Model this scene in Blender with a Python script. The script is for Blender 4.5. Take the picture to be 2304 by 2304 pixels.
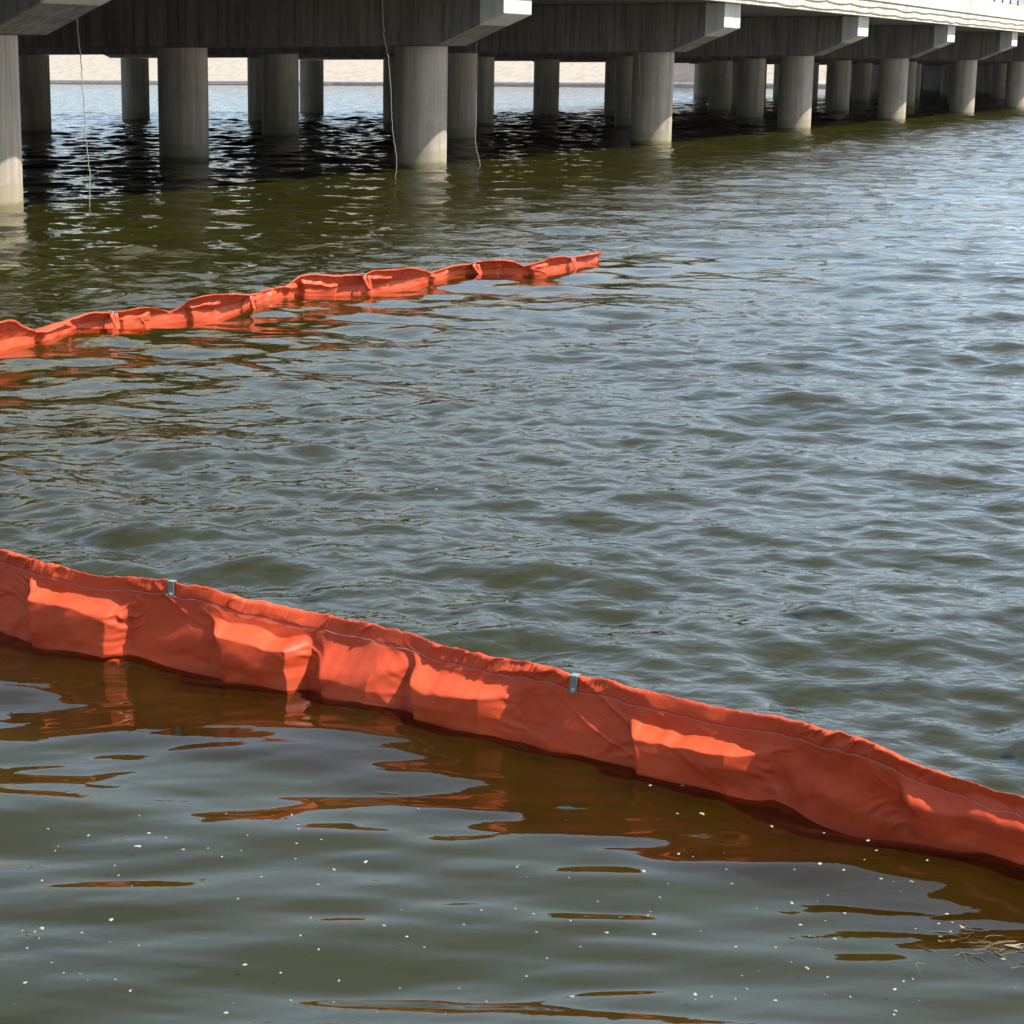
import bpy, math
import numpy as np
from mathutils import Vector, Matrix

sc = bpy.context.scene
for o in list(bpy.data.objects):
    bpy.data.objects.remove(o)
COL = sc.collection

# ------------------------------------------------------------------ camera
cam_d = bpy.data.cameras.new('camera')
cam = bpy.data.objects.new('camera', cam_d)
COL.objects.link(cam)
F_PX, H_CAM, Y_HOR = 4440.0, 2.1, 160.0
pitch = math.atan((1152 - Y_HOR) / F_PX)
cam.location = (0, 0, H_CAM)
cam.rotation_euler = (math.pi / 2 - pitch, 0, 0)
cam_d.sensor_width = 36.0
cam_d.lens = 36.0 * F_PX / 2304.0
cam_d.shift_x = (1152 - 768) / 2304.0
cam_d.clip_start = 0.05
cam_d.clip_end = 6000
sc.camera = cam

# ------------------------------------------------------------------ sun, sky, exposure
SUN_EL = math.radians(55)
SX, SY = 0.961, -0.276
SUN_DIR = Vector((SX * math.cos(SUN_EL), SY * math.cos(SUN_EL), math.sin(SUN_EL))).normalized()
world = bpy.data.worlds.new('World')
sc.world = world
world.use_nodes = True
wn = world.node_tree
bg = wn.nodes['Background']
sky = wn.nodes.new('ShaderNodeTexSky')
sky.sky_type = 'NISHITA'
sky.sun_disc = False
sky.sun_elevation = SUN_EL
sky.sun_rotation = math.atan2(SX, SY)
sky.air_density = 1.0
sky.dust_density = 1.0
sky.ozone_density = 1.0
# thin, even veil of high cloud over the whole sky
tc = wn.nodes.new('ShaderNodeTexCoord')
mpw = wn.nodes.new('ShaderNodeMapping'); mpw.inputs['Scale'].default_value = (1, 1, 2.2)
wn.links.new(tc.outputs['Generated'], mpw.inputs['Vector'])
vn = wn.nodes.new('ShaderNodeTexNoise'); vn.inputs['Scale'].default_value = 2.6; vn.inputs['Detail'].default_value = 6
vn.inputs['Roughness'].default_value = 0.6; vn.inputs['Distortion'].default_value = 0.5
wn.links.new(mpw.outputs[0], vn.inputs['Vector'])
vr = wn.nodes.new('ShaderNodeMapRange')
vr.inputs['From Min'].default_value = 0.3; vr.inputs['From Max'].default_value = 0.7
vr.inputs['To Min'].default_value = 0.28; vr.inputs['To Max'].default_value = 0.72
wn.links.new(vn.outputs[0], vr.inputs['Value'])
vm = wn.nodes.new('ShaderNodeMixRGB')
vm.inputs[2].default_value = (4.7, 5.8, 6.9, 1)
wn.links.new(vr.outputs[0], vm.inputs[0]); wn.links.new(sky.outputs[0], vm.inputs[1])
wn.links.new(vm.outputs[0], bg.inputs['Color'])
bg.inputs['Strength'].default_value = 0.090
sun_d = bpy.data.lights.new('sun', 'SUN')
sun_d.energy = 5.0
sun_d.angle = math.radians(0.6)
sun_d.color = (1.0, 0.955, 0.88)
sun = bpy.data.objects.new('sun', sun_d)
COL.objects.link(sun)
sun.rotation_euler = SUN_DIR.to_track_quat('Z', 'Y').to_euler()
sun.location = (20, -10, 30)
sc.view_settings.view_transform = 'Standard'
sc.view_settings.look = 'None'
sc.view_settings.gamma = 1.0
sc.view_settings.use_curve_mapping = False
sc.view_settings.exposure = 1.48
sc.cycles.max_bounces = 8
sc.cycles.diffuse_bounces = 1
sc.cycles.glossy_bounces = 3
sc.cycles.transparent_max_bounces = 32

# traced plan and rim of the two booms (metres), foam, weed and rope positions
NB_BASE = [(-3.736, 10.454), (-3.615, 10.296), (-3.495, 10.138), (-3.374, 9.98), (-3.253, 9.822), (-3.133, 9.664), (-3.012, 9.506), (-2.891, 9.348), (-2.77, 9.19), (-2.65, 9.032), (-2.529, 8.874), (-2.408, 8.716), (-2.288, 8.558), (-2.167, 8.4), (-2.046, 8.242), (-1.926, 8.085), (-1.805, 7.927), (-1.684, 7.769), (-1.563, 7.611), (-1.443, 7.453), (-1.322, 7.295), (-1.185, 7.155), (-1.017, 7.048), (-0.849, 6.942), (-0.675, 6.846), (-0.496, 6.76), (-0.311, 6.687), (-0.131, 6.608), (0.018, 6.477), (0.165, 6.343), (0.324, 6.224), (0.487, 6.11), (0.65, 5.997), (0.822, 5.896), (0.985, 5.785), (1.143, 5.664), (1.3, 5.542), (1.443, 5.405), (1.586, 5.266), (1.73, 5.13), (1.875, 4.993), (2.019, 4.857), (2.164, 4.72), (2.308, 4.583), (2.453, 4.447), (2.597, 4.31), (2.741, 4.174), (2.886, 4.037), (3.03, 3.9), (3.175, 3.764), (3.319, 3.627), (3.464, 3.491), (3.608, 3.354), (3.753, 3.217), (3.897, 3.081), (4.041, 2.944), (4.186, 2.808), (4.33, 2.671), (4.475, 2.534), (4.619, 2.398), (4.758, 2.267)]
NB_TOP = [(4.024, 0.322), (4.213, 0.316), (4.388, 0.299), (4.515, 0.301), (4.682, 0.319), (4.825, 0.32), (4.992, 0.306), (5.111, 0.279), (5.294, 0.258), (5.475, 0.255), (5.674, 0.26), (5.801, 0.262), (5.936, 0.249), (6.103, 0.249), (6.294, 0.254), (6.382, 0.255), (6.429, 0.24), (6.541, 0.243), (6.628, 0.231), (6.771, 0.224), (6.914, 0.219), (7.073, 0.231), (7.248, 0.244), (7.439, 0.251), (7.566, 0.226), (7.693, 0.211), (7.82, 0.198), (7.9, 0.2)]
FB_BASE = [(-10.381, 3.514), (-10.162, 3.845), (-9.942, 4.176), (-9.723, 4.506), (-9.504, 4.837), (-9.284, 5.168), (-9.065, 5.499), (-8.846, 5.829), (-8.626, 6.16), (-8.407, 6.491), (-8.187, 6.821), (-7.968, 7.152), (-7.749, 7.483), (-7.529, 7.813), (-7.31, 8.144), (-7.091, 8.475), (-6.871, 8.805), (-6.652, 9.136), (-6.432, 9.467), (-6.213, 9.797), (-5.994, 10.128), (-5.774, 10.459), (-5.555, 10.79), (-5.336, 11.12), (-5.116, 11.451), (-4.897, 11.782), (-4.677, 12.112), (-4.458, 12.443), (-4.239, 12.774), (-4.019, 13.104), (-3.8, 13.435), (-3.58, 13.766), (-3.361, 14.096), (-3.142, 14.427), (-2.922, 14.758), (-2.703, 15.089), (-2.484, 15.419), (-2.321, 15.777), (-2.187, 16.148), (-1.97, 16.479), (-1.746, 16.805), (-1.428, 17.023), (-1.122, 17.27), (-0.951, 17.619), (-0.856, 18.004), (-0.719, 18.376), (-0.593, 18.52), (-0.448, 18.796), (-0.128, 18.976), (0.19, 19.209), (0.464, 19.491), (0.697, 19.811), (0.909, 20.145), (1.101, 20.492), (1.343, 20.787), (1.718, 20.88), (2.09, 20.988), (2.337, 21.286), (2.546, 21.624), (2.728, 21.976), (2.892, 22.32)]
FB_TOP = [(14.016, 0.236), (14.096, 0.221), (14.207, 0.168), (14.413, 0.097), (14.507, 0.093), (14.729, 0.13), (14.966, 0.145), (15.203, 0.168), (15.377, 0.147), (15.473, 0.142), (15.6, 0.132), (15.805, 0.142), (15.947, 0.137), (16.071, 0.113), (16.18, 0.077), (16.243, 0.096), (16.337, 0.175), (16.448, 0.202), (16.59, 0.211), (16.841, 0.188), (17.268, 0.128), (17.537, 0.115), (17.855, 0.124), (18.116, 0.133), (18.321, 0.213), (18.485, 0.22), (18.619, 0.206), (18.791, 0.187), (18.807, 0.195), (19.011, 0.183), (19.075, 0.188), (19.138, 0.22), (19.281, 0.215), (19.755, 0.197), (20.009, 0.155), (20.231, 0.109), (20.485, 0.125), (20.818, 0.144), (21.02, 0.138), (21.142, 0.163), (21.393, 0.175), (21.518, 0.151), (21.644, 0.092), (21.753, 0.118), (21.91, 0.171), (22.204, 0.171), (22.458, 0.131), (22.855, 0.134), (23.411, 0.11)]
FOAM = [(-0.583, 5.363, 0.0091), (-0.544, 5.247, 0.0154), (-0.565, 5.143, 0.0151), (-0.616, 5.024, 0.0085), (-0.586, 4.673, 0.0137), (-0.756, 4.631, 0.0136), (-0.803, 4.616, 0.0078), (-0.77, 4.607, 0.0078), (-0.752, 4.56, 0.0077), (-0.651, 4.599, 0.0078), (-0.554, 4.876, 0.0082), (-0.437, 5.119, 0.0086), (-0.5, 4.522, 0.0076), (-0.263, 5.203, 0.0088), (-0.143, 5.37, 0.0091), (-0.335, 5.402, 0.0091), (-0.234, 4.415, 0.0129), (-0.146, 4.383, 0.0074), (-0.102, 4.562, 0.0134), (-0.078, 4.677, 0.0079), (-0.269, 4.784, 0.0081), (-0.214, 4.935, 0.0083), (-0.02, 4.996, 0.0146), (-0.056, 4.489, 0.0076), (-0.006, 4.353, 0.0074), (-0.018, 4.247, 0.0072), (-0.265, 4.172, 0.0122), (-0.118, 4.253, 0.0072), (-0.495, 4.27, 0.0125), (-0.536, 4.324, 0.0073), (-0.624, 4.357, 0.0074), (-0.663, 4.359, 0.0074), (-0.746, 4.299, 0.0126), (-0.7, 4.415, 0.0075), (-0.773, 4.502, 0.0076), (-0.788, 5.159, 0.0087), (-0.713, 5.229, 0.0088), (-0.831, 5.258, 0.0089), (-0.327, 5.069, 0.0086), (-0.123, 5.282, 0.0089), (-0.056, 5.172, 0.0087), (-0.125, 5.151, 0.0087), (-0.126, 5.064, 0.0086), (-0.599, 4.965, 0.0084), (-0.799, 4.925, 0.0083), (-0.493, 5.208, 0.0088), (1.033, 5.654, 0.0096), (0.934, 5.645, 0.0095), (1.055, 5.443, 0.0159), (0.982, 5.438, 0.0092), (1.238, 5.344, 0.0156), (1.369, 5.268, 0.0089), (1.468, 5.17, 0.0151), (1.468, 5.082, 0.0086), (0.928, 5.095, 0.0149), (0.81, 4.958, 0.0145), (1.033, 4.958, 0.0084), (1.032, 4.876, 0.0082), (1.287, 4.976, 0.0146), (1.344, 4.945, 0.0145), (1.416, 5.008, 0.0085), (1.212, 4.945, 0.0084), (1.509, 4.886, 0.0083), (1.433, 4.902, 0.0083), (1.169, 4.778, 0.0194), (1.29, 4.713, 0.008), (1.551, 4.711, 0.008), (1.55, 4.66, 0.0079), (1.514, 4.654, 0.0079), (1.53, 4.607, 0.0078), (1.447, 4.625, 0.0078), (1.161, 4.644, 0.0136), (1.168, 4.576, 0.0077), (1.227, 4.558, 0.0077), (1.067, 4.5, 0.0076), (0.78, 4.578, 0.0186), (0.83, 4.801, 0.0081), (0.784, 4.701, 0.0079), (1.117, 4.382, 0.0128), (1.086, 4.411, 0.0075), (0.955, 4.349, 0.0073), (1.156, 4.338, 0.0073), (0.953, 4.28, 0.0072), (0.913, 4.215, 0.0071), (0.824, 4.242, 0.0124), (0.86, 4.229, 0.0071), (1.004, 4.209, 0.0071), (1.329, 4.311, 0.0126), (1.295, 4.265, 0.0125), (1.354, 4.322, 0.0073), (1.182, 4.228, 0.0071), (1.266, 4.152, 0.0122), (1.257, 4.132, 0.007), (1.6, 4.423, 0.0129), (1.071, 4.742, 0.008), (0.969, 4.5, 0.0076), (1.588, 5.015, 0.0085), (0.066, 5.037, 0.0147), (-0.02, 4.993, 0.0084), (0.309, 4.633, 0.0078), (0.359, 4.717, 0.008), (0.474, 4.99, 0.0084), (0.491, 4.701, 0.0079), (0.488, 4.589, 0.0078), (0.58, 4.649, 0.0079), (0.501, 4.459, 0.0075), (0.442, 4.363, 0.0074), (0.538, 4.246, 0.0124), (0.338, 4.233, 0.0072), (0.204, 4.51, 0.0076), (0.107, 4.618, 0.0078), (0.163, 4.561, 0.0077), (-0.062, 4.883, 0.0082), (-0.144, 5.379, 0.0091), (-0.121, 5.244, 0.0089), (0.664, 4.589, 0.0078), (0.589, 4.51, 0.0076), (0.666, 4.784, 0.0081), (0.483, 9.82, 0.0166), (0.671, 7.709, 0.013), (0.549, 7.557, 0.0128), (0.104, 8.128, 0.0137), (2.598, 7.75, 0.0131), (2.268, 6.888, 0.0116), (1.126, 4.244, 0.0043), (0.497, 4.928, 0.005), (-0.793, 5.133, 0.0052), (0.224, 5.418, 0.0055), (-0.658, 4.098, 0.0042), (0.864, 4.876, 0.0049), (0.236, 4.124, 0.0042), (1.335, 4.203, 0.0043), (0.155, 4.723, 0.0048), (0.962, 5.064, 0.0051), (0.606, 4.913, 0.005), (1.468, 4.837, 0.0049), (0.819, 4.21, 0.0043), (-0.252, 4.228, 0.0043), (1.462, 4.887, 0.005), (1.055, 5.101, 0.0052), (0.448, 4.735, 0.0048), (-0.369, 5.126, 0.0052), (1.23, 4.667, 0.0047), (-0.466, 4.522, 0.0046), (0.279, 4.316, 0.0044), (-0.276, 5.109, 0.0052), (1.173, 4.497, 0.0046), (0.48, 5.005, 0.0051), (-0.753, 4.192, 0.0042), (-0.6, 4.315, 0.0044), (0.081, 4.152, 0.0042), (0.155, 4.167, 0.0042), (0.612, 4.954, 0.005), (1.0, 4.371, 0.0044), (0.901, 4.599, 0.0047), (-0.285, 4.585, 0.0046), (-0.574, 4.544, 0.0046), (0.794, 4.724, 0.0048), (1.239, 4.791, 0.0049), (0.139, 4.328, 0.0044), (0.117, 4.435, 0.0045), (0.653, 4.151, 0.0042), (1.578, 4.265, 0.0043), (1.274, 4.823, 0.0049)]
WEED = [[(1.422, 4.505), (1.433, 4.485), (1.44, 4.471), (1.456, 4.461), (1.474, 4.451), (1.492, 4.443), (1.509, 4.458), (1.531, 4.448), (1.556, 4.458), (1.578, 4.471), (1.594, 4.461), (1.597, 4.441)], [(1.508, 4.459), (1.512, 4.435), (1.513, 4.408), (1.52, 4.389)], [(1.555, 4.543), (1.562, 4.519), (1.568, 4.495), (1.572, 4.471), (1.578, 4.458)], [(1.578, 4.519), (1.586, 4.539), (1.608, 4.574), (1.631, 4.577), (1.66, 4.574), (1.7, 4.569), (1.731, 4.563)], [(1.46, 4.631), (1.467, 4.609), (1.493, 4.604), (1.524, 4.599), (1.548, 4.574), (1.567, 4.563), (1.58, 4.532), (1.597, 4.519), (1.618, 4.491), (1.643, 4.461), (1.678, 4.451)], [(1.491, 4.548), (1.501, 4.553), (1.52, 4.555), (1.529, 4.55)], [(1.573, 4.667), (1.58, 4.623), (1.589, 4.577), (1.592, 4.553)], [(1.575, 4.519), (1.6, 4.512), (1.616, 4.495), (1.63, 4.485), (1.668, 4.488), (1.701, 4.498)], [(1.597, 4.441), (1.61, 4.415), (1.616, 4.389), (1.637, 4.382), (1.672, 4.392)], [(1.601, 4.369), (1.625, 4.384), (1.637, 4.373), (1.664, 4.369)], [(1.586, 4.674), (1.606, 4.663), (1.616, 4.648)], [(1.589, 4.539), (1.594, 4.508), (1.596, 4.478), (1.596, 4.461)]]
LEAF = [(1.493, 4.569), (1.483, 4.537), (1.645, 4.485), (1.652, 4.478), (1.566, 4.622)]
ROPES = [
[(-4.121, 31.45, 3.25), (-4.091, 31.45, 2.88), (-4.062, 31.45, 2.454), (-4.038, 31.45, 2.16), (-4.044, 31.45, 1.838), (-4.008, 31.45, 1.46), (-4.01, 31.45, 1.189), (-3.985, 31.45, 0.808), (-3.951, 31.45, 0.534), (-3.973, 31.45, 0.259), (-3.969, 31.45, 0.08)],
[(0.801, 40.4, 3.679), (0.82, 40.4, 3.255), (0.847, 40.4, 2.795), (0.948, 40.4, 2.281), (0.986, 40.4, 1.833), (1.007, 40.4, 1.278), (1.045, 40.4, 0.79), (1.1, 40.4, 0.51), (1.127, 40.4, 0.229), (1.096, 40.4, 0.071)],
[(3.038, 45.6, 2.73), (3.044, 45.6, 2.11), (3.043, 45.6, 1.329), (3.061, 45.6, 0.937), (3.026, 45.6, 0.622), (3.091, 45.6, 0.266), (3.162, 45.6, 0.068)],
[(8.644, 58.85, 2.734), (8.681, 58.85, 2.108), (8.721, 58.85, 1.668), (8.735, 58.85, 1.448), (8.658, 58.85, 1.322)],
[(17.668, 100.0, 2.912), (17.676, 100.0, 2.699), (17.748, 100.0, 1.58), (17.842, 100.0, 1.26), (17.909, 100.0, 0.965)]]
# ------------------------------------------------------------------ helpers
rng = np.random.default_rng(11)

def sstep(a, b, x):
    t = np.clip((x - a) / (b - a), 0, 1)
    return t * t * (3 - 2 * t)

class Noise2:
    def __init__(self, seed):
        self.t = np.random.default_rng(seed).uniform(-1, 1, (256, 256))
    def __call__(self, x, y):
        xi = np.floor(x).astype(int); yi = np.floor(y).astype(int)
        fx = x - xi; fy = y - yi
        fx = fx * fx * (3 - 2 * fx); fy = fy * fy * (3 - 2 * fy)
        t = self.t
        a = t[xi % 256, yi % 256]; b = t[(xi + 1) % 256, yi % 256]
        c = t[xi % 256, (yi + 1) % 256]; d = t[(xi + 1) % 256, (yi + 1) % 256]
        return (a * (1 - fx) + b * fx) * (1 - fy) + (c * (1 - fx) + d * fx) * fy

def set_props(o, label=None, cat=None, group=None, kind=None):
    if label: o['label'] = label
    if cat: o['category'] = cat
    if group: o['group'] = group
    if kind: o['kind'] = kind
    return o

def link(name, me, mat=None, parent=None, smooth=False):
    o = bpy.data.objects.new(name, me)
    COL.objects.link(o)
    if mat is not None and len(me.materials) == 0:
        me.materials.append(mat)
    if parent is not None:
        o.parent = parent
    if smooth:
        me.polygons.foreach_set('use_smooth', np.ones(len(me.polygons), bool))
    return o

def empty(name, loc=(0, 0, 0), rz=0.0):
    o = bpy.data.objects.new(name, None)
    COL.objects.link(o)
    o.location = loc
    o.rotation_euler = (0, 0, rz)
    o.empty_display_size = 0.2
    return o

def mesh_np(name, V, Q):
    """fast mesh from vertex array and quad index array"""
    me = bpy.data.meshes.new(name)
    V = np.ascontiguousarray(V, np.float32).reshape(-1, 3)
    Q = np.ascontiguousarray(Q, np.int32).reshape(-1, 4)
    me.vertices.add(len(V)); me.vertices.foreach_set('co', V.ravel())
    me.loops.add(Q.size); me.loops.foreach_set('vertex_index', Q.ravel())
    me.polygons.add(len(Q))
    me.polygons.foreach_set('loop_start', np.arange(0, Q.size, 4, dtype=np.int32))
    me.update(calc_edges=True)
    me.validate()
    return me

def grid_quads(n, m, close_m=False, close_n=False):
    i = np.arange(n if close_n else n - 1)[:, None]
    j = np.arange(m if close_m else m - 1)[None, :]
    i2 = (i + 1) % n; j2 = (j + 1) % m
    return np.stack([i * m + j + 0 * i2, i2 * m + j, i2 * m + j2, i * m + j2], -1).reshape(-1, 4)

def mesh_pd(name, V, F):
    me = bpy.data.meshes.new(name)
    me.from_pydata([tuple(v) for v in V], [], [tuple(f) for f in F])
    me.update()
    return me

def box_vf(x0, x1, y0, y1, z0, z1):
    V = [(x0, y0, z0), (x1, y0, z0), (x1, y1, z0), (x0, y1, z0), (x0, y0, z1), (x1, y0, z1), (x1, y1, z1), (x0, y1, z1)]
    F = [(3, 2, 1, 0), (4, 5, 6, 7), (0, 1, 5, 4), (1, 2, 6, 5), (2, 3, 7, 6), (3, 0, 4, 7)]
    return V, F

def bevel_mesh(name, V, F, w=0.02, seg=2):
    import bmesh
    bm = bmesh.new()
    vs = [bm.verts.new(v) for v in V]
    for f in F:
        bm.faces.new([vs[i] for i in f])
    bmesh.ops.recalc_face_normals(bm, faces=bm.faces)
    bmesh.ops.bevel(bm, geom=list(bm.edges), offset=w, segments=seg, affect='EDGES', profile=0.5)
    me = bpy.data.meshes.new(name)
    bm.to_mesh(me); bm.free()
    return me

def prism_xz(name, poly, y0, y1, bev=0.03):
    n = len(poly)
    V = [(x, y0, z) for x, z in poly] + [(x, y1, z) for x, z in poly]
    F = [tuple(range(n)), tuple(range(2 * n - 1, n - 1, -1))]
    F += [(i, i + n, (i + 1) % n + n, (i + 1) % n) for i in range(n)]
    return bevel_mesh(name, V, F, bev, 2)

def tube(name, pts, rad, nseg=6, smooth_n=0):
    P = np.array(pts, float)
    if smooth_n:
        s = np.r_[0, np.cumsum(np.linalg.norm(np.diff(P, axis=0), axis=1))]
        t = np.linspace(0, s[-1], smooth_n)
        Pi = np.stack([np.interp(t, s, P[:, k]) for k in range(P.shape[1])], 1)
        for _ in range(3):
            Pi[1:-1] = 0.25 * Pi[:-2] + 0.5 * Pi[1:-1] + 0.25 * Pi[2:]
        P = Pi
    n = len(P)
    T = np.gradient(P, axis=0); T /= np.linalg.norm(T, axis=1)[:, None] + 1e-12
    ref = np.array([0, 0, 1.0]) if abs(T[:, 2]).mean() < 0.8 else np.array([1.0, 0, 0])
    A = np.cross(T, ref); A /= np.linalg.norm(A, axis=1)[:, None] + 1e-12
    B = np.cross(T, A)
    r = np.broadcast_to(np.asarray(rad, float), (n,))
    th = np.linspace(0, 2 * math.pi, nseg, endpoint=False)
    V = P[:, None, :] + r[:, None, None] * (np.cos(th)[None, :, None] * A[:, None, :] + np.sin(th)[None, :, None] * B[:, None, :])
    return mesh_np(name, V, grid_quads(n, nseg, close_m=True))

# ------------------------------------------------------------------ materials
class NT:
    def __init__(self, name):
        self.m = bpy.data.materials.new(name)
        self.m.use_nodes = True
        self.t = self.m.node_tree
        self.b = self.t.nodes.get('Principled BSDF')
        self.out = self.t.nodes.get('Material Output')
    def n(self, typ, **kw):
        nd = self.t.nodes.new('ShaderNode' + typ)
        for k, v in kw.items():
            setattr(nd, k, v)
        return nd
    def l(self, a, b):
        self.t.links.new(a, b)
    def coord(self, which='Object', scale=(1, 1, 1), loc=(0, 0, 0)):
        c = self.n('TexCoord'); mp = self.n('Mapping')
        mp.inputs['Scale'].default_value = scale
        mp.inputs['Location'].default_value = loc
        self.l(c.outputs[which], mp.inputs['Vector'])
        return mp.outputs[0]
    def noise(self, vec, scale, detail=4, rough=0.55, dist=0.0):
        nz = self.n('TexNoise')
        nz.inputs['Scale'].default_value = scale
        nz.inputs['Detail'].default_value = detail
        nz.inputs['Roughness'].default_value = rough
        nz.inputs['Distortion'].default_value = dist
        self.l(vec, nz.inputs['Vector'])
        return nz.outputs[0]
    def ramp(self, fac, stops):
        r = self.n('ValToRGB')
        el = r.color_ramp.elements
        while len(el) < len(stops):
            el.new(0.5)
        for e, (p, c) in zip(el, stops):
            e.position = p
            e.color = c if len(c) == 4 else (*c, 1)
        self.l(fac, r.inputs[0])
        return r.outputs[0]
    def mix(self, fac, a, b, mode='MIX'):
        x = self.n('MixRGB', blend_type=mode)
        for s, v in ((0, fac), (1, a), (2, b)):
            if isinstance(v, (int, float)):
                x.inputs[s].default_value = v
            elif isinstance(v, tuple):
                x.inputs[s].default_value = (*v, 1) if len(v) == 3 else v
            else:
                self.l(v, x.inputs[s])
        return x.outputs[0]
    def math(self, op, a, b=None, c=None, clamp=False):
        x = self.n('Math', operation=op, use_clamp=clamp)
        for s, v in ((0, a), (1, b), (2, c)):
            if v is None: continue
            if isinstance(v, (int, float)): x.inputs[s].default_value = v
            else: self.l(v, x.inputs[s])
        return x.outputs[0]
    def bump(self, height, strength=0.3, dist=0.01):
        b = self.n('Bump')
        b.inputs['Strength'].default_value = strength
        b.inputs['Distance'].default_value = dist
        self.l(height, b.inputs['Height'])
        return b.outputs[0]

def mat_concrete(name, base, streak=0.5, waterline=False, rough=0.85):
    k = NT(name)
    dark = tuple(c * 0.62 for c in base)
    lite = tuple(min(1, c * 1.18) for c in base)
    obj = k.coord('Object')
    big = k.noise(obj, 0.9, 5, 0.6)
    c = k.ramp(big, [(0.25, dark), (0.5, base), (0.8, lite)])
    fine = k.noise(obj, 22, 4, 0.6)
    c = k.mix(0.25, c, k.ramp(fine, [(0.3, dark), (0.7, lite)]))
    # run-off streaks: noise stretched along z
    sv = k.coord('Object', (3.2, 3.2, 0.16))
    st = k.noise(sv, 1.6, 5, 0.65, 0.2)
    stain = k.ramp(st, [(0.42, (0, 0, 0)), (0.66, (1, 1, 1))])
    c = k.mix(k.math('MULTIPLY', stain, streak), c, tuple(v * s for v, s in zip(base, (0.42, 0.40, 0.36))))
    if waterline:
        g = k.n('NewGeometry'); sp = k.n('SeparateXYZ'); k.l(g.outputs['Position'], sp.inputs[0])
        wob = k.math('MULTIPLY_ADD', k.noise(obj, 3.5, 3), 0.14, -0.07)
        z = k.math('ADD', sp.outputs['Z'], wob)
        band = k.ramp(z, [(0.0, (1, 1, 1)), (0.12, (0.85, 0.85, 0.85)), (0.36, (0.6, 0.6, 0.6)), (0.41, (0.0, 0.0, 0.0))])
        c = k.mix(k.math('MULTIPLY', band, 0.85), c, (0.17, 0.145, 0.082))
        low = k.ramp(z, [(0.06, (1, 1, 1)), (0.14, (0, 0, 0))])
        c = k.mix(low, c, (0.10, 0.085, 0.045))
    k.l(c, k.b.inputs['Base Color'])
    k.b.inputs['Roughness'].default_value = rough
    k.l(k.bump(k.math('ADD', fine, k.math('MULTIPLY', big, 0.6)), 0.35, 0.012), k.b.inputs['Normal'])
    return k.m

def mat_plain(name, col, rough=0.5, metal=0.0, var=0.15, scale=30):
    k = NT(name)
    nz = k.noise(k.coord('Object'), scale, 4)
    c = k.ramp(nz, [(0.25, tuple(v * (1 - var) for v in col)), (0.75, tuple(min(1, v * (1 + var)) for v in col))])
    k.l(c, k.b.inputs['Base Color'])
    k.b.inputs['Roughness'].default_value = rough
    k.b.inputs['Metallic'].default_value = metal
    return k.m

M = {}
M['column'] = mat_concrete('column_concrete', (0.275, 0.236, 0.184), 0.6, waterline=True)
M['cap'] = mat_concrete('cap_concrete', (0.150, 0.133, 0.114), 1.0)  # darkened against the cap ends to stand in for shade under the deck
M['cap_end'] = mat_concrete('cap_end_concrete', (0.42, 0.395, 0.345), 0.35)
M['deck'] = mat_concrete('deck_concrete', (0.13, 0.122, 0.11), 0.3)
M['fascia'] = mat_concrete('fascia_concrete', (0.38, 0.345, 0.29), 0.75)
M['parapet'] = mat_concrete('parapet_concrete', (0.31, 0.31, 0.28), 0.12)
M['rail'] = mat_plain('rail_paint', (0.16, 0.17, 0.20), 0.5)
M['cable'] = mat_plain('cable_rubber', (0.13, 0.11, 0.11), 0.6)
M['steel'] = mat_plain('galvanised_steel', (0.14, 0.165, 0.172), 0.55, 0.35, 0.12, 60)
M['bolt'] = mat_plain('bolt_steel', (0.38, 0.40, 0.41), 0.35, 0.7, 0.1, 60)
M['rope'] = mat_plain('rope_fibre', (0.20, 0.18, 0.15), 0.9, 0, 0.25, 40)
M['rope_yellow'] = mat_plain('rope_fibre_yellow', (0.45, 0.38, 0.16), 0.9, 0, 0.25, 40)
M['foam'] = mat_plain('foam', (0.16, 0.16, 0.145), 0.6, 0, 0.5, 60)
M['stem'] = mat_plain('weed_stem', (0.060, 0.055, 0.014), 0.55, 0, 0.45, 60)
M['stem_red'] = mat_plain('weed_stem_red', (0.07, 0.034, 0.014), 0.55, 0, 0.4, 60)
M['leafg'] = mat_plain('weed_leaf', (0.05, 0.065, 0.012), 0.5, 0, 0.4, 40)
M['leafd'] = mat_plain('dead_leaf', (0.16, 0.115, 0.065), 0.7, 0, 0.3, 60)
M['thread'] = mat_plain('thread', (0.36, 0.24, 0.25), 0.7, 0, 0.15, 200)
M['bank'] = mat_concrete('bank_paving', (0.24, 0.207, 0.166), 0.05)
M['seawall'] = mat_concrete('seawall_concrete', (0.27, 0.245, 0.24), 0.25)
M['stair'] = mat_concrete('stair_concrete', (0.36, 0.31, 0.26), 0.1)
M['kerb'] = mat_concrete('kerb_concrete', (0.66, 0.63, 0.60), 0.1)
M['land'] = mat_plain('land', (0.16, 0.15, 0.08), 0.95, 0, 0.4, 0.5)

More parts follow.
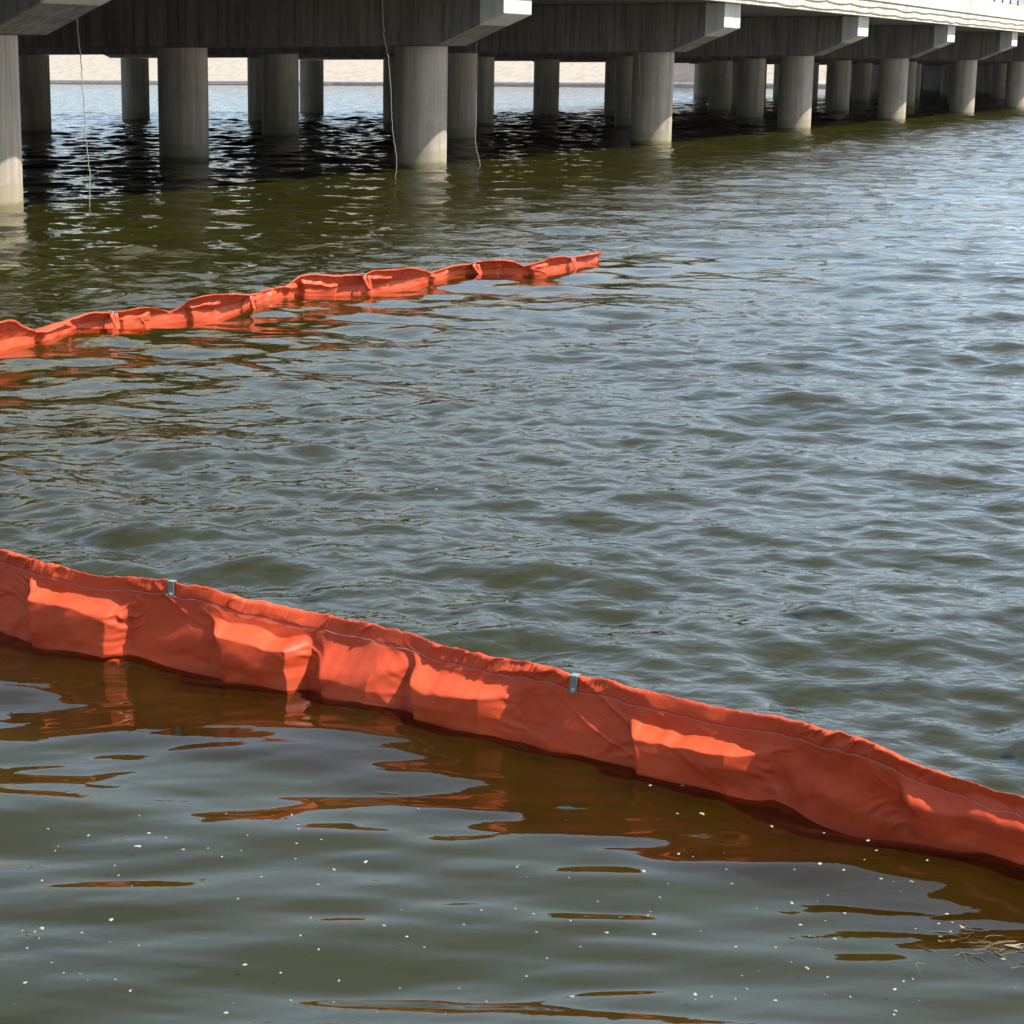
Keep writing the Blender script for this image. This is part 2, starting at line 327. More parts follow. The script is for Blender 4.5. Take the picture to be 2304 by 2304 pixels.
def mat_fabric():
    k = NT('orange_boom_fabric')
    obj = k.coord('Object')
    base = (0.385, 0.046, 0.0145)
    big = k.noise(obj, 6, 5, 0.6)
    c = k.ramp(big, [(0.25, (0.33, 0.036, 0.011)), (0.55, base), (0.85, (0.42, 0.058, 0.020))])
    grime = k.ramp(k.noise(k.coord('Object', (14, 14, 5)), 1.0, 6, 0.7), [(0.58, (0, 0, 0)), (0.8, (1, 1, 1))])
    c = k.mix(k.math('MULTIPLY', grime, 0.35), c, (0.34, 0.065, 0.035))
    g = k.n('NewGeometry'); sp = k.n('SeparateXYZ'); k.l(g.outputs['Position'], sp.inputs[0])
    z = k.math('ADD', sp.outputs['Z'], k.math('MULTIPLY', k.noise(obj, 14, 3), 0.03))
    wet = k.ramp(z, [(0.02, (1, 1, 1)), (0.05, (0, 0, 0))])
    c = k.mix(k.math('MULTIPLY', wet, 0.3), c, (0.42, 0.07, 0.03))
    scum = k.ramp(z, [(0.030, (0, 0, 0)), (0.042, (1, 1, 1)), (0.050, (0.6, 0.6, 0.6)), (0.075, (0, 0, 0))])
    brk = k.ramp(k.noise(obj, 9, 5, 0.65), [(0.42, (0, 0, 0)), (0.62, (1, 1, 1))])
    c = k.mix(k.math('MULTIPLY', k.math('MULTIPLY', scum, brk), 0.45), c, (0.34, 0.11, 0.055))
    fade = k.ramp(k.noise(k.coord('Object', (1, 1, 2.5)), 3.2, 5, 0.6), [(0.45, (0, 0, 0)), (0.72, (1, 1, 1))])
    c = k.mix(k.math('MULTIPLY', fade, 0.3), c, (0.46, 0.080, 0.032))
    spots = k.ramp(k.noise(obj, 70, 2, 0.5), [(0.70, (0, 0, 0)), (0.76, (1, 1, 1))])
    c = k.mix(k.math('MULTIPLY', spots, 0.35), c, (0.16, 0.04, 0.02))
    drip = k.ramp(k.noise(k.coord('Object', (26, 26, 1.6)), 1.0, 4, 0.6), [(0.60, (0, 0, 0)), (0.75, (1, 1, 1))])
    c = k.mix(k.math('MULTIPLY', drip, 0.22), c, (0.25, 0.05, 0.025))
    k.l(c, k.b.inputs['Base Color'])
    k.b.inputs['Roughness'].default_value = 0.48
    k.b.inputs['Specular IOR Level'].default_value = 0.2
    weave = k.noise(obj, 900, 2, 0.5)
    crink = k.noise(obj, 45, 4, 0.6)
    k.l(k.bump(k.math('ADD', k.math('MULTIPLY', weave, 0.12), crink), 0.30, 0.0035), k.b.inputs['Normal'])
    tr = k.n('BsdfTranslucent'); k.l(c, tr.inputs['Color'])
    mx = k.n('MixShader'); mx.inputs[0].default_value = 0.05
    k.l(k.b.outputs[0], mx.inputs[1]); k.l(tr.outputs[0], mx.inputs[2])
    k.l(mx.outputs[0], k.out.inputs['Surface'])
    return k.m
M['fabric'] = mat_fabric()

def mat_water():
    k = NT('turbid_water')
    k.t.nodes.remove(k.b)
    g = k.n('NewGeometry')
    chop = k.n('Attribute', attribute_name='chop').outputs['Fac']
    far = k.n('Attribute', attribute_name='far').outputs['Fac']
    def nz(scale, sx, sy, rot, detail, rough, dist=0.0):
        mp = k.n('Mapping'); mp.inputs['Scale'].default_value = (sx, sy, 1)
        mp.inputs['Rotation'].default_value = (0, 0, rot)
        k.l(g.outputs['Position'], mp.inputs['Vector'])
        return k.noise(mp.outputs[0], scale, detail, rough, dist)
    fine = nz(13.0, 0.75, 1.0, 0.35, 2, 0.5, 0.3)
    mid = nz(5.0, 0.7, 1.0, -0.3, 1, 0.5, 0.4)
    h1 = k.math('MULTIPLY', fine, 0.009)
    h1 = k.math('ADD', h1, k.math('MULTIPLY', mid, 0.015))
    h1 = k.math('MULTIPLY', h1, k.math('MULTIPLY_ADD', far, 1.5, chop))
    bp = k.bump(h1, 1.0, 1.0)
    fr = k.n('Fresnel'); fr.inputs['IOR'].default_value = 1.33; k.l(bp, fr.inputs['Normal'])
    gl = k.n('BsdfGlossy'); gl.inputs['Roughness'].default_value = 0.03; k.l(bp, gl.inputs['Normal'])
    gl.inputs['Color'].default_value = (1, 1, 1, 1)
    tp = k.n('BsdfTransparent'); tp.inputs['Color'].default_value = (0.84, 0.78, 0.34, 1)
    mx = k.n('MixShader')
    k.l(fr.outputs[0], mx.inputs[0]); k.l(tp.outputs[0], mx.inputs[1]); k.l(gl.outputs[0], mx.inputs[2])
    k.l(mx.outputs[0], k.out.inputs['Surface'])
    return k.m
M['water'] = mat_water()

# ------------------------------------------------------------------ water
NBX = np.array([p[0] for p in NB_BASE]); NBY = np.array([p[1] for p in NB_BASE])
FBP = np.array(FB_BASE)

def calm_mask(x, y):
    yb = np.interp(x, NBX, NBY)
    yb = np.where(x < NBX[0], NBY[0] - 1.3 * (x - NBX[0]), yb)
    yb = np.where(x > NBX[-1], NBY[-1] - 0.95 * (x - NBX[-1]), yb)
    return sstep(-0.05, 0.25, yb - y)          # 1 on the camera's side of the near boom

def near_boom(x, y):
    yb = np.interp(x, NBX, NBY)
    return 0.70 + 0.30 * sstep(0.1, 1.0, yb - y)      # waves die down against the near boom

def lee_mask(x, y):
    d = np.full(x.shape, 99.0)
    sel = (np.hypot(x, y) < 40)
    xs, ys = x[sel], y[sel]
    dd = np.full(xs.shape, 99.0)
    for k in range(0, len(FBP) - 1):
        a, b = FBP[k], FBP[k + 1]
        t = b - a; L = np.hypot(*t); t = t / L
        u = np.clip((xs - a[0]) * t[0] + (ys - a[1]) * t[1], 0, L)
        px, py = xs - a[0] - u * t[0], ys - a[1] - u * t[1]
        side = px * t[1] - py * t[0]
        q = np.hypot(px, py)
        q = np.where(side > 0, q, 99)
        dd = np.minimum(dd, q)
    d[sel] = dd
    return 1 - sstep(0.3, 5.0, d)

def comps(n, lmin, lmax, slope, main, spread, seed, tilt=0.0):
    r = np.random.default_rng(seed)
    lam = np.exp(r.uniform(math.log(lmin), math.log(lmax), n))
    ang = main + spread * np.clip(r.normal(0, 0.6, n), -1.5, 1.5)
    k = 2 * math.pi / lam
    w = (lam / lam.max()) ** tilt
    sl = slope * math.sqrt(2.0) * w / math.sqrt((w ** 2).sum())
    return lam, k * np.cos(ang), k * np.sin(ang), sl / k, r.uniform(0, 2 * math.pi, n)

C_CHOP = comps(64, 0.12, 0.90, 0.108, math.radians(-104), math.radians(58), 3, 0.03)
N_GUST = Noise2(91)
C_SWELL = comps(22, 0.7, 3.0, 0.062, math.radians(-98), math.radians(45), 8)
C_CALM = comps(30, 0.13, 0.75, 0.068, math.radians(-84), math.radians(24), 5, 0.2)
C_ROLL = comps(8, 0.8, 1.7, 0.040, math.radians(-80), math.radians(30), 6)

def waves(x, y, sp):
    z = np.zeros_like(x)
    cm = calm_mask(x, y)
    lee = lee_mask(x, y)
    for C, wgt in ((C_CHOP, (1 - cm) * (1 - 0.68 * lee) * (1 + 0.45 * N_GUST(x / 2.6 + 0.3 * y, y / 4.5) + 0.2 * N_GUST(x / 0.9 + 40, y / 1.3))), (C_SWELL, (1 - 0.75 * cm) * (1 + 1.0 * sstep(32, 90, np.hypot(x, y)))), (C_CALM, 0.25 * (1 - cm) + cm * near_boom(x, y)), (C_ROLL, cm)):
        for lam, kx, ky, a, ph in zip(*C):
            att = sstep(2.2, 4.5, lam / sp)
            p = kx * x + ky * y + ph
            # slightly peaked crests
            z += a * wgt * att * (np.sin(p) + 0.22 * np.cos(2 * p))
    z = z + (1 - cm) * 2.5 * np.maximum(z, 0) ** 2        # peaked crests on the open water
    return z, cm, lee

def water_spacing(r):
    return np.maximum(np.minimum(np.maximum(0.012, r * r / (2.1 * 1973) * 0.75), np.where(r < 105, 0.16, np.where(r < 345, 0.5, 20.0))), r * math.radians(0.115))

rs = [1.2]
while rs[-1] < 105:
    rs.append(rs[-1] + min(max(0.012, rs[-1] ** 2 / (2.1 * 1973) * 0.75), 0.16) * (1 if rs[-1] > 3.4 else 4))
while rs[-1] < 345:
    rs.append(rs[-1] + 0.5)
while rs[-1] < 3000:
    rs.append(rs[-1] * 1.12)
rs = np.array(rs)
az = np.concatenate([np.arange(-180, -76, 4.0), np.arange(-76, -22, 0.6), np.arange(-22, 30, 0.115), np.arange(30, 76, 0.6), np.arange(76, 180, 4.0)])
azr = np.radians(az)
RR, AA = np.meshgrid(rs, azr, indexing='ij')
WX = RR * np.sin(AA); WY = RR * np.cos(AA)
spc = water_spacing(RR)
spc_eff = np.maximum(spc, RR * np.gradient(azr)[None, :])
WZ, CM, LEE = waves(WX, WY, spc_eff)
me = mesh_np('water', np.stack([WX, WY, WZ], -1), grid_quads(len(rs), len(az), close_m=True)[:, ::-1])
at = me.attributes.new('chop', 'FLOAT', 'POINT')
at.data.foreach_set('value', ((1 - 0.88 * CM) * (1 - 0.75 * LEE)).astype(np.float32).ravel())
at = me.attributes.new('far', 'FLOAT', 'POINT')
at.data.foreach_set('value', (sstep(20, 110, RR) * (1 - CM)).astype(np.float32).ravel())
water = link('water', me, M['water'], smooth=True)
set_props(water, 'rippled olive green lake water reflecting the sky', kind='structure')

# suspended silt a few centimetres below the surface: this is what gives the water its olive body colour;
# it hangs lower against the near boom, whose submerged skirt shows through the clearer water there
Zm = WZ.copy()
for sft in (1, 2, 3):
    for sg in (-1, 1):
        Zm = np.minimum(Zm, np.roll(WZ, sg * sft, axis=1))
Zc = Zm.copy()
for sft in (1, 2, 3):
    Zm[sft:] = np.minimum(Zm[sft:], Zc[:-sft]); Zm[:-sft] = np.minimum(Zm[:-sft], Zc[sft:])
ri = np.r_[np.arange(0, len(rs) - 1, 3), len(rs) - 1]; ci = np.arange(0, len(az), 3)
GX, GY, GZ = WX[np.ix_(ri, ci)], WY[np.ix_(ri, ci)], Zm[np.ix_(ri, ci)]
yb = np.interp(GX, NBX, NBY)
yb = np.where(GX < NBX[0], NBY[0] - 1.3 * (GX - NBX[0]), yb)
yb = np.where(GX > NBX[-1], NBY[-1] - 0.95 * (GX - NBX[-1]), yb)
dn = (yb - GY) * 0.8
dipz = np.exp(-((dn - 0.06) / 0.34) ** 2) * (np.hypot(GX, GY) < 20)
GZ0 = GZ - 0.025
GZ = GZ0 - 0.125 * dipz
me = mesh_np('suspended_silt', np.stack([GX, GY, GZ], -1), grid_quads(len(ri), len(ci), close_m=True)[:, ::-1])
ks = NT('suspended_silt')
tb = ks.noise(ks.coord('Object'), 0.25, 3, 0.5)
ks.l(ks.ramp(tb, [(0.3, (0.0160, 0.0188, 0.0092)), (0.7, (0.0195, 0.0222, 0.0112))]), ks.b.inputs['Base Color'])
ks.b.inputs['Roughness'].default_value = 1.0
ks.b.inputs['Specular IOR Level'].default_value = 0.0
silt = link('suspended_silt', me, ks.m, smooth=True)
set_props(silt, 'olive murk suspended just below the water surface', kind='structure')

# thinner clouds of silt above it along the boom, so the skirt fades gradually with depth
kv = NT('silt_reflect_tint')
kv.t.nodes.remove(kv.b)
dfv = kv.n('BsdfDiffuse'); dfv.inputs['Color'].default_value = (0.0255, 0.0185, 0.0082, 1)  # browner than the silt below: the boom's orange reflection tinted into the colour
tpv = kv.n('BsdfTransparent'); mxv = kv.n('MixShader')
cl = kv.ramp(kv.noise(kv.coord('Object'), 3.0, 4, 0.6), [(0.3, (0.24, 0.24, 0.24)), (0.7, (0.44, 0.44, 0.44))])
kv.l(kv.math('MULTIPLY', cl, kv.n('Attribute', attribute_name='fade').outputs['Fac']), mxv.inputs[0]); kv.l(tpv.outputs[0], mxv.inputs[1]); kv.l(dfv.outputs[0], mxv.inputs[2])
kv.l(mxv.outputs[0], kv.out.inputs['Surface'])
qd = grid_quads(len(ri), len(ci), close_m=True)[:, ::-1]
okv = ((dn > -0.03) & (dn < 0.8) & (np.hypot(GX, GY) < 12)).ravel()
qs = qd[okv[qd].all(1)]
used, inv = np.unique(qs, return_inverse=True)
for q, dk in enumerate((-0.012, 0.012, 0.04, 0.075)):
    Vz = np.stack([GX, GY, GZ0 - dk * dipz + 0.004 - 0.001 * q], -1).reshape(-1, 3)[used]
    me = mesh_np('silt_reflect_tint', Vz, inv.reshape(-1, 4))
    at = me.attributes.new('fade', 'FLOAT', 'POINT')
    at.data.foreach_set('value', sstep(0.75, 0.35, dn).astype(np.float32).ravel()[used])
    o = link('silt_reflect_tint', me, kv.m, silt, smooth=True)

def water_z(x, y):
    xa = np.atleast_1d(np.asarray(x, float)); ya = np.atleast_1d(np.asarray(y, float))
    return waves(xa, ya, water_spacing(np.hypot(xa, ya)))[0]

# ------------------------------------------------------------------ far embankment
A0 = np.array([-48.1, 337.1]); A1 = np.array([52.5, 250.5])
bd = (A1 - A0) / np.linalg.norm(A1 - A0)
bank_rot = math.atan2(bd[1], bd[0])
bank = empty('embankment', (A0[0], A0[1], 0), bank_rot)      # local x along the shore, local y inland
set_props(bank, 'pale sunlit paved slope of the far shore seen between the bridge columns', 'embankment')
SL = 0.42
ny = 14
ux = np.linspace(-700, 500, 160); vy = np.linspace(0.5, 24, ny)
nb = Noise2(4)
GX, GY = np.meshgrid(ux, vy, indexing='ij')
GZ = 0.62 + (GY - 0.5) * SL + 0.03 * nb(GX * 0.6, GY * 2)
me = mesh_np('slope_paving', np.stack([GX, GY, GZ], -1), grid_quads(len(ux), ny))
link('slope_paving', me, M['bank'], bank)
V, F = box_vf(-700, 500, -0.25, 0.6, -1.0, 0.50)
link('seawall', bevel_mesh('seawall', V, F, 0.04, 1), M['seawall'], bank)
V, F = box_vf(-700, 62, -0.32, 0.3, 0.20, 0.29)
link('seawall_ledge', mesh_pd('seawall_ledge', V, F), M['kerb'], bank)
V, F = box_vf(-700, 500, -0.05, 0.75, 0.504, 0.60)
link('coping', bevel_mesh('coping', V, F, 0.03, 1), M['seawall'], bank)
V, F = box_vf(-700, 500, 24, 400, -1, 10.45)
land = link('land_behind_shore', mesh_pd('land', V, F), M['land'])
land.location = bank.location; land.rotation_euler = bank.rotation_euler
set_props(land, 'flat land on top of the far embankment', kind='structure')
# stairway running straight up the slope
SX0, SX1 = 110.5, 123.0
stair = empty('stairway', (A0[0], A0[1], 0), bank_rot)
set_props(stair, 'grey stepped stairway with a pale edge kerb up the far slope', 'stairway')
V, F = [], []
for i in range(40):
    y0 = 0.8 + i * 0.46; z1 = 0.66 + (y0 + 0.46) * SL + 0.05
    v, f = box_vf(SX0, SX1, y0, y0 + 0.455, z1 - 0.6, z1)
    F += [tuple(q + len(V) for q in ff) for ff in f]; V += v
so = link('steps', mesh_pd('steps', V, F), M['stair'], stair)
so['kind'] = 'stuff'
for sx in (SX0 - 0.4, SX1):
    v = [(sx, 0.8, 0.4), (sx + 0.4, 0.8, 0.4), (sx + 0.4, 20, 0.4 + 19.2 * SL), (sx, 20, 0.4 + 19.2 * SL)]
    V = v + [(a, b, c + 0.75) for a, b, c in v]
    F = [(3, 2, 1, 0), (4, 5, 6, 7), (0, 1, 5, 4), (1, 2, 6, 5), (2, 3, 7, 6), (3, 0, 4, 7)]
    link('edge_kerb', mesh_pd('edge_kerb', V, F), M['kerb'], stair)

# ------------------------------------------------------------------ bridge
ANG = 0.4833
BAY, CSP, CGAP = 15.874, 6.2856, 3.5367
bridge = empty('bridge', (1.7813, 45.335, 0), -ANG)          # local x towards the near side, local y along the bridge
set_props(bridge, 'long low grey concrete road bridge on rows of round columns over the water', 'bridge')
ROWS = [0, -CSP, -2 * CSP, -2 * CSP - CGAP, -3 * CSP - CGAP, -4 * CSP - CGAP]
XB = ROWS[-1]
K0, K1 = -1, 13
Z_CAP, Z_DECK = 2.65, 4.0
# column: round shaft with slight construction joints
nc = 40
zs = [-2.5, -0.4, 0.0, 0.9, 0.905, 1.8, 1.805, Z_CAP - 0.01]
rad = [0.6, 0.6, 0.6, 0.6, 0.6015, 0.6015, 0.6, 0.6]
th = np.linspace(0, 2 * math.pi, nc, endpoint=False)
V = np.stack([np.stack([r * np.cos(th), r * np.sin(th), np.full(nc, z)], -1) for z, r in zip(zs, rad)])
col_me = mesh_np('column', V, grid_quads(len(zs), nc, close_m=True))
xm = -2 * CSP - CGAP / 2
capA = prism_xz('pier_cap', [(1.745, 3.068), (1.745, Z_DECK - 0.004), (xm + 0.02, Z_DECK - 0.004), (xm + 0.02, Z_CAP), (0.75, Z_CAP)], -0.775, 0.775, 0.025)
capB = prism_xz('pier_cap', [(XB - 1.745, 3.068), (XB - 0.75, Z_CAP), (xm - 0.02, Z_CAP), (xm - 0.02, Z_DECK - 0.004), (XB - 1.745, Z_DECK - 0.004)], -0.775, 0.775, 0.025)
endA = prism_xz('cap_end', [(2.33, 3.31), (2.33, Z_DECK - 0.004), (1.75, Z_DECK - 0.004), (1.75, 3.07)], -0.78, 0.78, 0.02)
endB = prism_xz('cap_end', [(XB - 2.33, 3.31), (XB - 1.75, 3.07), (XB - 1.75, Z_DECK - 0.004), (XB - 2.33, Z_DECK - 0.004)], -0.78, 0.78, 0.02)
for k in range(K0, K1 + 1):
    u = (k - 1) * BAY
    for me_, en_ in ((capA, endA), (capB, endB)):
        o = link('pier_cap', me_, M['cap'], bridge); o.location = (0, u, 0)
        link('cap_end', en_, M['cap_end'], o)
    for i, x in enumerate(ROWS):
        o = link('column', col_me, M['column'], bridge, smooth=True)
        o.location = (x, u, 0); o.rotation_euler = (0, 0, (k * 1.7 + i * 2.3) % 6.28)
U0, U1 = -42.0, 198.0
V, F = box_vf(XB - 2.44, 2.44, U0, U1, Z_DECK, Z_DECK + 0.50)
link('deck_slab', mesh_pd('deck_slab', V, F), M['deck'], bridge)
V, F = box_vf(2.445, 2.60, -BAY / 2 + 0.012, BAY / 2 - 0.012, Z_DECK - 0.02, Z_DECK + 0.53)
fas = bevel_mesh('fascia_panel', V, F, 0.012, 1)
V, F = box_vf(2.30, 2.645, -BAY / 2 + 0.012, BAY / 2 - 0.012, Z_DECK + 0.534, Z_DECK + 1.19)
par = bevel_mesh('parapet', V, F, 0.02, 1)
nspan = 14
for side in (0, 1):
    for j in range(nspan):
        u = (j - 1.5) * BAY
        for nm, mm, mt in (('fascia_panel', fas, M['fascia']), ('parapet', par, M['parapet'])):
            o = link(nm, mm, mt, bridge)
            o.location = (0 if side == 0 else XB, u, 0)
            if side: o.rotation_euler = (0, 0, math.pi)
V, F = box_vf(-0.045, 0.045, -0.045, 0.045, Z_DECK + 1.19, Z_DECK + 2.0)
post_me = bevel_mesh('rail_post', V, F, 0.01, 1)
for side in (0, 1):
    xs = 2.45 if side == 0 else XB - 2.45
    for u in np.arange(-32, 194, 2.15):
        o = link('rail_post', post_me, M['rail'], bridge); o.location = (xs, 0.35 + float(u), 0)
    for z in (Z_DECK + 1.49, Z_DECK + 1.95):
        V, F = box_vf(xs - 0.03, xs + 0.03, -32, 197, z - 0.035, z + 0.035)
        link('rail', mesh_pd('rail', V, F), M['rail'], bridge)
# two service cables clipped along the near fascia
for zc, sd in ((Z_DECK + 0.095, 1), (Z_DECK + 0.33, 2)):
    uu = np.arange(-31, 196, 0.25)
    r = np.random.default_rng(sd)
    cl = np.sort(np.concatenate([np.arange(-64, 200, 3.1) + r.uniform(-0.8, 0.8, len(np.arange(-64, 200, 3.1)))]))
    zz = np.empty_like(uu)
    amp = r.uniform(0.01, 0.07, len(cl))
    for i in range(len(cl) - 1):
        m = (uu >= cl[i]) & (uu < cl[i + 1])
        t = (uu[m] - cl[i]) / (cl[i + 1] - cl[i])
        zz[m] = zc + 0.03 - amp[i] * 4 * t * (1 - t)
    P = np.stack([np.full_like(uu, 2.625), uu, zz], 1)
    link('cable', tube('cable', P, 0.014, 5), M['cable'], bridge, smooth=True)
# abutment walls at both ends
V, F = box_vf(XB - 2.3, 2.3, -46, -41.5, -1, Z_DECK - 0.006)
link('abutment', mesh_pd('abutment', V, F), M['cap'], bridge)
V, F = box_vf(XB - 2.3, 2.3, 195.5, 199, -1, Z_DECK - 0.006)
link('abutment', mesh_pd('abutment', V, F), M['cap'], bridge)

# ------------------------------------------------------------------ unseen grassy shore behind the camera, added to block low sky
shu = np.linspace(-90, 160, 120); shv = np.r_[np.linspace(-2, 22, 40), 60, 200]
GX, GY = np.meshgrid(shu, shv, indexing='ij')
ngr = Noise2(77)
GZ = np.where(GY < 1.0, -0.9 + 0.5 * (GY + 2), 0.6 + (GY - 1.0) * 0.42)
GZ = np.minimum(GZ, 8.0) + 0.12 * ngr(GX * 0.7, GY * 0.7) * (GY > 0)
me = mesh_np('shore', np.stack([GX, -GY, GZ], -1), grid_quads(len(shu), len(shv))[:, ::-1])
shore = link('shore', me, mat_plain('sky_block_grass', (0.055, 0.065, 0.022), 0.95, 0, 0.45, 3), smooth=True)
shore.rotation_euler = (0, 0, -ANG)
set_props(shore, 'unseen grassy embankment added behind the camera to block low sky', kind='structure')

# ------------------------------------------------------------------ ropes hanging from the bridge
RL = ['pale frayed rope hanging beside the leftmost front column into the water',
      'pale rope hanging left of the sunlit second front column down to the water',
      'pale rope hanging just right of the sunlit second front column into the water',
      'short pale rope ending in mid air against the third front column',
      'short yellowish rope hanging by a thin back column under the bridge']
for i, pts in enumerate(ROPES):
    P = [list(q) for q in pts]
    top = list(P[0]); top[2] = 3.98 if i != 3 else 2.66
    P = [top] + P
    if i < 3:
        e = list(P[-1]); e[2] = -0.3; P.append(e)
    P = np.array(P)
    n = 90
    s = np.r_[0, np.cumsum(np.linalg.norm(np.diff(P, axis=0), axis=1))]
    t = np.linspace(0, s[-1], n)
    Q = np.stack([np.interp(t, s, P[:, k]) for k in range(3)], 1)
    for _ in range(6):
        Q[1:-1] = 0.25 * Q[:-2] + 0.5 * Q[1:-1] + 0.25 * Q[2:]
    r = np.random.default_rng(i)
    Q[:, 0] += 0.006 * r.normal(size=n)
    o = link('hanging_rope', tube('hanging_rope', Q, 0.0065 * (1 + 0.45 * r.random(n)), 6), M['rope_yellow'] if i == 4 else M['rope'], smooth=True)
    set_props(o, RL[i], 'rope', 'ropes hanging under the bridge')

# ------------------------------------------------------------------ oil booms
def curve_eval(P, s):
    P = np.array(P, float)
    ss = np.r_[0, np.cumsum(np.linalg.norm(np.diff(P, axis=0), axis=1))]
    C = np.stack([np.interp(s, ss, P[:, 0]), np.interp(s, ss, P[:, 1])], 1)
    k = max(3, int(0.06 / (s[1] - s[0])))
    w = np.hanning(2 * k + 1); w /= w.sum()
    pad = np.vstack([C[0] + (C[0] - C[1]) * np.arange(k, 0, -1)[:, None], C, C[-1] + (C[-1] - C[-2]) * np.arange(1, k + 1)[:, None]])
    C = np.stack([np.convolve(pad[:, 0], w, 'valid'), np.convolve(pad[:, 1], w, 'valid')], 1)
    T = np.gradient(C, axis=0); T /= np.linalg.norm(T, axis=1)[:, None]
    return C, T, np.stack([T[:, 1], -T[:, 0]], 1)

def smooth1(a, k):
    if k < 1: return a
    w = np.hanning(2 * k + 1 + 2)[1:-1]; w /= w.sum()
    return np.convolve(np.pad(a, k, mode='edge'), w, 'valid')

